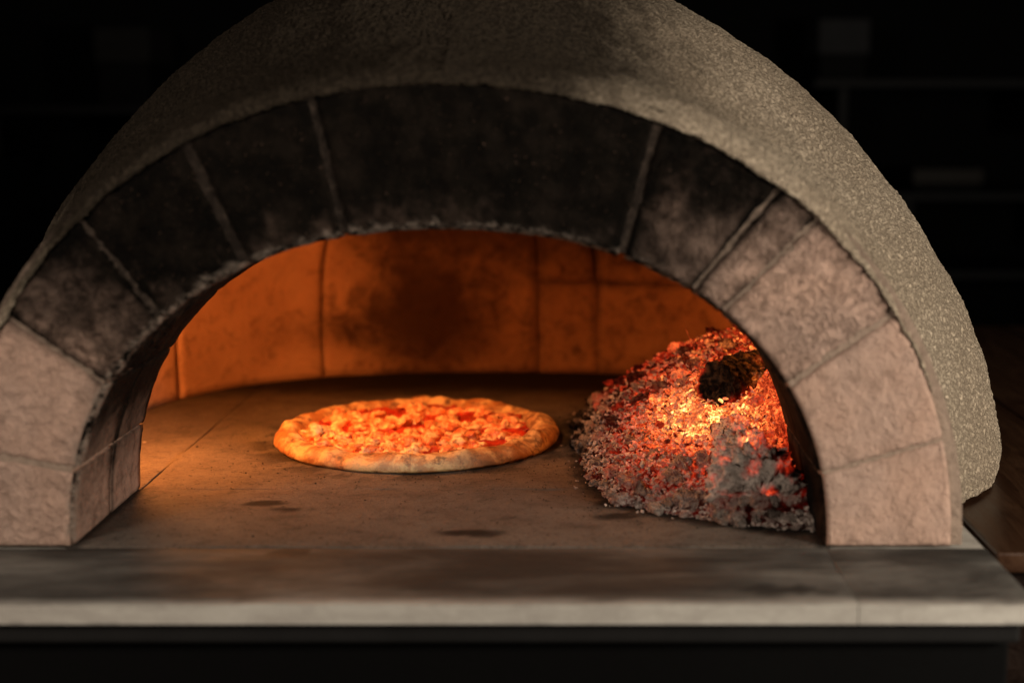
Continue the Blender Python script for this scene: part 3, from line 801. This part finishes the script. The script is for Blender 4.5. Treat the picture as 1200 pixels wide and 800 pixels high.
AXA = Vector((.60, .80, -.01)).normalized()
def heat_a(p):
    d = p-pa; al = d.dot(AXA); rad = (d-AXA*al).length
    rim = 1.0*ss(.019, .024, rad)*ss(.020, .004, al)*ss(.014, -.010, (p.x-pa.x)*.7+(p.z-pa.z)*.7)
    under = .82*ss(pa.z+.010, pa.z-.014, p.z)*ss(.006, .018, al)*max(.15, .65+.8*fbm(p, 55, 3))
    top = .45*ss(.045, .09, al)*max(0, fbm(p, 60, 3)+.15)
    return max(rim, under, top)
log_mesh('charred_log', pa, pa+AXA*.168, .0275, .034, 3.3, heat_a,
         lambda p: -.5+.75*ss(.004, .02, (p-pa).dot(AXA))+.35*fbm(p, 45, 3), .24, 'black charred log end poking out at the top of the embers', 'log')
def ha(p): return max(0, 1.0*ss(.280, .315, p.x+.035*fbm(p, 50, 3))*ss(.095, .14, p.y)*max(0, .55+.9*fbm(p, 70, 3))+.50*ss(.17, .25, p.y)*max(0, .45+fbm(p, 45, 3))+.62*max(0, fbm(p, 60, 3)+.08)*ss(.01, .03, p.z)-.03)
log_mesh('ash_covered_log', (.292, .250, .050), (.300, .088, .026), .022, .046, 8.1, ha, lambda p: .90-.42*ss(.19, .25, p.y)-.42*ss(.300, .33, p.x)+.5*fbm(p, 40, 3), .6,
         'ash covered log glowing red on its side at the front of the embers', 'log', 72, 100)

# unseen lamps added for the embers' glow and the warm light at left
def glow_lamp(name, loc, power, color, size):
    l = bpy.data.lights.new(name, 'POINT'); l.energy = power; l.color = color; l.shadow_soft_size = size
    o = bpy.data.objects.new(name, l); COL.objects.link(o); o.location = loc; return o
glow_lamp('ember_glow', (.37, .34, .20), 1.9, (1, .27, .04), .03)
glow_lamp('hidden_left_glow', (-.378, .315, .168), 6.0, (1, .34, .075), .03)  # unseen source behind the left jamb, inferred from the bright wall and floor
glow_lamp('gap_glow', (.200, .205, .120), .16, (1, .36, .075), .014)
l = bpy.data.lights.new('pizza_fill_spot', 'SPOT'); l.energy = 6.2; l.color = (1, .37, .105); l.spot_size = R(88); l.spot_blend = 1.; l.shadow_soft_size = .05  # added spot in the vault to brighten the pizza; no such source seen
o = bpy.data.objects.new('pizza_fill_spot', l); COL.objects.link(o); o.location = (-.14, .42, .345)
o.rotation_euler = (Vector((-.07, .45, 0))-o.location).to_track_quat('-Z', 'Y').to_euler()

# ------------------------------------------------------------------ pizza
PC = Vector((-.0765, .436, 0)); PR = .1745
pizza = empty('pizza', PC, 'round pizza with a puffy browned crust, tomato and melted cheese on the oven floor', 'pizza')
def mat_crust():
    m = M('baked_crust'); big = m.noise(26, 5, .7, .4); mid = m.noise(60, 5, .7, .5); fine = m.noise(260, 4, .7)
    c = m.mix(m.mapr(big, .42, .57), (.64, .42, .19), (.36, .145, .042))
    c = m.mix(m.mapr(mid, .5, .68, 0, .75), c, (.30, .115, .03))
    c = m.mix(m.mapr(m.noise(70, 5, .65, .2), .52, .66, 0, .9), c, (.085, .032, .012))
    lx = m.xyz()[0]; c = m.mix(m.math('MULTIPLY', m.mapr(lx, .02, .15), m.mapr(m.noise(85, 4, .6, .6), .48, .60, 0, .85)), c, (.16, .062, .018))
    c = m.mix(m.mapr(m.attr('flour'), 0, 1, 0, .35), c, (.60, .47, .32))
    m.set(Base_Color=c, Roughness=.5, Specular_IOR_Level=.4)
    m.bump(m.math('ADD', mid, m.math('MULTIPLY', fine, .5)), .003, .7); return m.m
def rim_prof(an):
    c, s = math.cos(an), math.sin(an)
    hr = .0195+.0045*mn.fractal(Vector((c*2, s*2, 4)), .6, 2, 3)+.002*mn.noise(Vector((c*7, s*7, 1)))
    wr = .80+.03*mn.fractal(Vector((c*3, s*3, 9)), .6, 2, 2)
    rr = PR*(1+.013*mn.fractal(Vector((c*1.6, s*1.6, 2)), .6, 2, 3)+.006*mn.noise(Vector((c*8, s*8, 3))))
    return hr, wr, rr
def crust():
    NA, verts, faces, fl_ = 220, [], [], []
    prof = [0, .25, .5, .65]+[.70+.30*k/26 for k in range(27)]
    under = [.985, .96, .90]
    for i in range(NA):
        an = 2*PI*i/NA; c, s = math.cos(an), math.sin(an); hr, wr, rr = rim_prof(an)
        for f in prof:
            if f < wr-.06: z = .0075
            else:
                q = (f-(wr-.06))/(1-(wr-.06)); q = min(1, q)
                z = .0075+(hr-.0075)*math.sin(PI*min(1, q*1.08)**.85/1.0)**.75 if q*1.08 < 1 else .0075
                arc = 1-((q-.55)/.45)**2 if q > .55 else ss(0, .55, q)
                z = max(.0075, .0075+(hr-.0075)*max(0, arc)) if q < .55 else .0045+(hr-.0045)*math.sqrt(max(0, arc))
            n = mn.fractal(Vector((c*f*9, s*f*9, 7)), .6, 2, 4)*.0018*(1 if f > .75 else .4)
            bl = max(0, mn.fractal(Vector((c*f*5, s*f*5, 11)), .6, 2, 2)-.10)*.008*ss(.8, .9, f)*ss(1, .95, f)
            verts.append((c*rr*f, s*rr*f, z+n+bl)); fl_.append(ss(.2, .95, -s)*ss(.88, .98, f)*(.5+.5*mn.noise(Vector((c*6, s*6, 0)))))
        for f in under:
            verts.append((c*rr*f, s*rr*f, .0012)); fl_.append(0)
    K = len(prof)+len(under)
    for i in range(NA):
        n = (i+1) % NA
        for j in range(K-1): faces.append((i*K+j, i*K+j+1, n*K+j+1, n*K+j))
    o = mesh_obj('crust', verts, faces, mat_crust(), pizza, True, {'flour': fl_})
    bm = bmesh.new(); bm.from_mesh(o.data); bmesh.ops.remove_doubles(bm, verts=bm.verts, dist=1e-6); bmesh.ops.recalc_face_normals(bm, faces=bm.faces); bm.to_mesh(o.data); bm.free()
crust()
def cheese_col(m):
    g = m.n.new('ShaderNodeNewGeometry').outputs['Position']
    n1 = m.noise(52, 4, .6, .3, g); n2 = m.noise(150, 5, .65, .4, g); n3 = m.noise(340, 3, .6, 0, g)
    c = m.mix(m.mapr(n1, .40, .62), (.92, .64, .32), (.76, .20, .05))
    c = m.mix(m.mapr(n2, .45, .62, 0, .85), c, (.52, .085, .02)); c = m.mix(m.mapr(n3, .58, .72, 0, .5), c, (.95, .80, .55))
    return c, n2
def mat_sauce():
    m = M('sauce_and_melted_cheese'); a = m.noise(45, 5, .65, .6); b = m.noise(160, 4, .6)
    c = m.mix(m.mapr(a, .35, .65), (.50, .035, .012), (.30, .014, .006)); c = m.mix(m.mapr(b, .55, .7, 0, .5), c, (.55, .16, .03))
    kk = m.mapr(m.math('ADD', m.attr('cheese'), m.math('MULTIPLY', m.math('SUBTRACT', m.noise(120, 5, .65, .5), .5), .9)), .3, .62)
    c = m.mix(kk, c, cheese_col(m)[0])
    m.set(Base_Color=c, Roughness=.28, Specular_IOR_Level=.5); m.bump(m.math('ADD', a, b), .003, .7); return m.m
def redness(x, y): return mn.fractal(Vector((x*24, y*24, 31)), .6, 2, 2)+.28*(y/PR)+.12*(x/PR)
def cheese_k(x, y): return ss(.14, -.08, redness(x, y))
def sauce_h(x, y):
    q = mn.voronoi(Vector((x*115, y*115, .5)))[0][0]
    return .0120+.0030*mn.fractal(Vector((x*38, y*38, 2)), .6, 2, 3)+cheese_k(x, y)*(.0010+.0040*max(0, 1-q*q*2.2)+.0010*mn.fractal(Vector((x*260, y*260, 5)), .6, 2, 2))
def sauce():
    NA, NR = 340, 80; verts, faces, ck = [], [], []
    for i in range(NA):
        an = 2*PI*i/NA; c, s = math.cos(an), math.sin(an); _, wr, rr = rim_prof(an)
        for j in range(NR+1):
            f = (wr+.02)*j/NR; x, y = c*f*rr, s*f*rr
            verts.append((x, y, sauce_h(x, y)-.005*ss(.92, 1, j/NR))); ck.append(cheese_k(x, y))
    for i in range(NA):
        n = (i+1) % NA
        for j in range(NR): faces.append((i*(NR+1)+j, i*(NR+1)+j+1, n*(NR+1)+j+1, n*(NR+1)+j))
    mesh_obj('sauce', verts, faces, mat_sauce(), pizza, True, {'cheese': ck})
sauce()
def mat_cheese(name, a, b, brown, per_piece=True):
    m = M(name); q = 1. if per_piece else 170.
    g = 'Object'
    n1 = m.noise(.8*q, 4, .6, .3, g); n = m.noise(1.1*q, 5, .65, .5, g); f = m.noise(4.5*q, 4, .6, .3, g)
    patch = m.noise(30, 3, .6, .2, 'Object') if not per_piece else m.n.new('ShaderNodeObjectInfo').outputs['Random']
    c = m.mix(m.mapr(patch, .2, .8) if per_piece else m.mapr(patch, .4, .6), a, b); c = m.mix(m.mapr(n, .46, .66, 0, .75), c, brown); c = m.mix(m.mapr(f, .58, .75, 0, .45), c, (.45, .07, .02))
    m.set(Base_Color=c, Roughness=.27, Specular_IOR_Level=.5); m.bump(f, .25 if per_piece else .0012, .6); return m.m
def mat_melt():
    m = M('melted_cheese'); c, h = cheese_col(m)
    m.set(Base_Color=c, Roughness=.3, Specular_IOR_Level=.5); m.bump(h, .003, .7); return m.m
MC = mat_melt()
MT = mat_cheese('roast_tomato', (.46, .045, .018), (.60, .10, .03), (.24, .02, .008))
MW = mat_cheese('pale_mozzarella', (.80, .70, .52), (.80, .70, .52), (.75, .58, .36))
CH = [lump_mesh('cheese_lump', 1, 50+s, 3, .62, (1, .85+.05*(s % 4), .8), MC, False) for s in range(8)]
TM = [lump_mesh('tomato_piece', 1, 70+s, 3, .7, (1, .75, .45), MT, False) for s in range(4)]
placed = []; tr = 0
def reddish(x, y): return redness(x, y) > .03
while len(placed) < 190 and tr < 40000:
    tr += 1
    an, f = random.uniform(0, 6.283), math.sqrt(random.random())*.79; x, y = math.cos(an)*f*PR, math.sin(an)*f*PR
    red = reddish(x, y)
    if red and random.random() > .6: continue
    r = random.uniform(.0045, .0092)
    if any((x-a)**2+(y-b)**2 < ((r+c)*.62)**2 for a, b, c in placed): continue
    placed.append((x, y, r))
    isT = red and random.random() < .8
    o = bpy.data.objects.new('tomato_piece' if isT else 'cheese_lump', random.choice(TM if isT else CH)); COL.objects.link(o); o.parent = pizza
    o.location = (x, y, sauce_h(x, y)-r*.05); o.rotation_euler = (random.uniform(-.3, .3), random.uniform(-.3, .3), random.uniform(0, 6.28)); o.scale = (r*random.uniform(.85, 1.35), r*random.uniform(.8, 1.1), r*random.uniform(.65, 1.))
def specks():
    V, Fc, n = [], [], 0
    oc = [(1, 0, 0), (-1, 0, 0), (0, 1, 0), (0, -1, 0), (0, 0, .6), (0, 0, -.6)]; fc = [(0, 2, 4), (2, 1, 4), (1, 3, 4), (3, 0, 4), (2, 0, 5), (1, 2, 5), (3, 1, 5), (0, 3, 5)]
    q = 0
    while q < 900:
        x, y = random.uniform(-.34, .34), random.uniform(.01, .80)
        d = heap_edge(x, y); dp = math.hypot(x-PC.x, y-PC.y)-PR
        if d > 0 or dp < .004 or (y < .21 and abs(x) > .33): continue
        if random.random() > .10+.9*math.exp(d/.05)+.45*math.exp(-dp/.05): continue
        r = random.uniform(.0004, .0013)*(1.6 if random.random() < .08 else 1); a = random.uniform(0, 6.28)
        for c in oc:
            k = random.uniform(.6, 1.2)*r; V.append((x+k*(c[0]*math.cos(a)-c[1]*math.sin(a)), y+k*(c[0]*math.sin(a)+c[1]*math.cos(a))*1.0, .0006+r*.45+k*c[2]))
        Fc += [tuple(t+n for t in f) for f in fc]; n += 6; q += 1
    o = mesh_obj('charcoal_specks', V, Fc, mat_plain('charcoal_bits', (.022, .016, .012)), None, False)
    tag(o, 'tiny black specks of charcoal and burnt flour scattered on the oven floor', 'crumbs', kind='stuff')
specks()
mw = at_z(371, 502, .02)-PC
o = link('pale_mozzarella_piece', lump_mesh('pale_mozzarella_piece', 1, 91, 3, .5, (.0075, .017, .006), MW, False), pizza); o.location = (mw.x, mw.y, .0185); o.rotation_euler = (0, .15, .25); o['label'] = 'whiter lump of mozzarella near the left rim'

# ------------------------------------------------------------------ dim things on the shelves of the dark room
sh_m = mat_plain('shelf_board', (.0038, .0036, .0035), .6); grey = mat_plain('grey_card', (.013, .013, .0135), .8); tan = mat_plain('brown_card', (.006, .0054, .0046), .8); steel = mat_plain('dull_steel', (.010, .0085, .007), .55, .2, 20, .0005, .3)
def shelf(u0, u1, v, y, label):
    a, b = at_y(u0, v, y), at_y(u1, v, y)
    s = empty('wall_shelf', ((a.x+b.x)/2, y+.15, a.z), label, 'shelf')
    o = box('shelf_board', (a.x, y, a.z-.022), (b.x, 2.898, a.z), sh_m, s, .002); o.matrix_parent_inverse = s.matrix_world.inverted()
    for f in (.12, .88):
        x = a.x+(b.x-a.x)*f; o = box('bracket', (x-.012, y+.03, a.z-.14), (x+.012, 2.897, a.z-.0225), sh_m, s, .002); o.matrix_parent_inverse = s.matrix_world.inverted()
    return a.z
YS = 2.5
def carton(name, u0, u1, v0, z, mat, label, cat, y=YS+.06, d=.22, lid=.08):
    a, b = at_y(u0, v0, y), at_y(u1, v0, y)
    e = empty(name, ((a.x+b.x)/2, y+d/2, z), label, cat); inv_ = e.matrix_world.inverted()
    o = box('body', (a.x, y, z+.0005), (b.x, y+d, a.z-lid), dark, e, .004); o.matrix_parent_inverse = inv_
    o = box('lid', (a.x-.006, y-.006, a.z-lid+.0004), (b.x+.006, y+d+.006, a.z+.012), mat, e, .003); o.matrix_parent_inverse = inv_
zl = shelf(-40, 190, 124, YS, 'dark wall shelf in the gloom to the left of the dome')
carton('storage_box', 112, 172, 38, zl, tan, 'dim brown lidded box on the dark shelf left of the dome', 'box')
zr = shelf(955, 1260, 93, YS, 'dark upper wall shelf in the gloom to the right of the dome')
carton('storage_box', 962, 1017, 28, zr, grey, 'dim grey lidded box on the upper shelf right of the dome', 'box')
zr2 = shelf(1040, 1280, 226, YS, 'dark middle wall shelf in the gloom right of the dome')
carton('storage_tin', 1072, 1150, 203, zr2, steel, 'low dull tin on the middle shelf right of the dome', 'tin', lid=.03)
shelf(1070, 1290, 318, YS, 'lowest dark wall shelf in the gloom right of the dome')
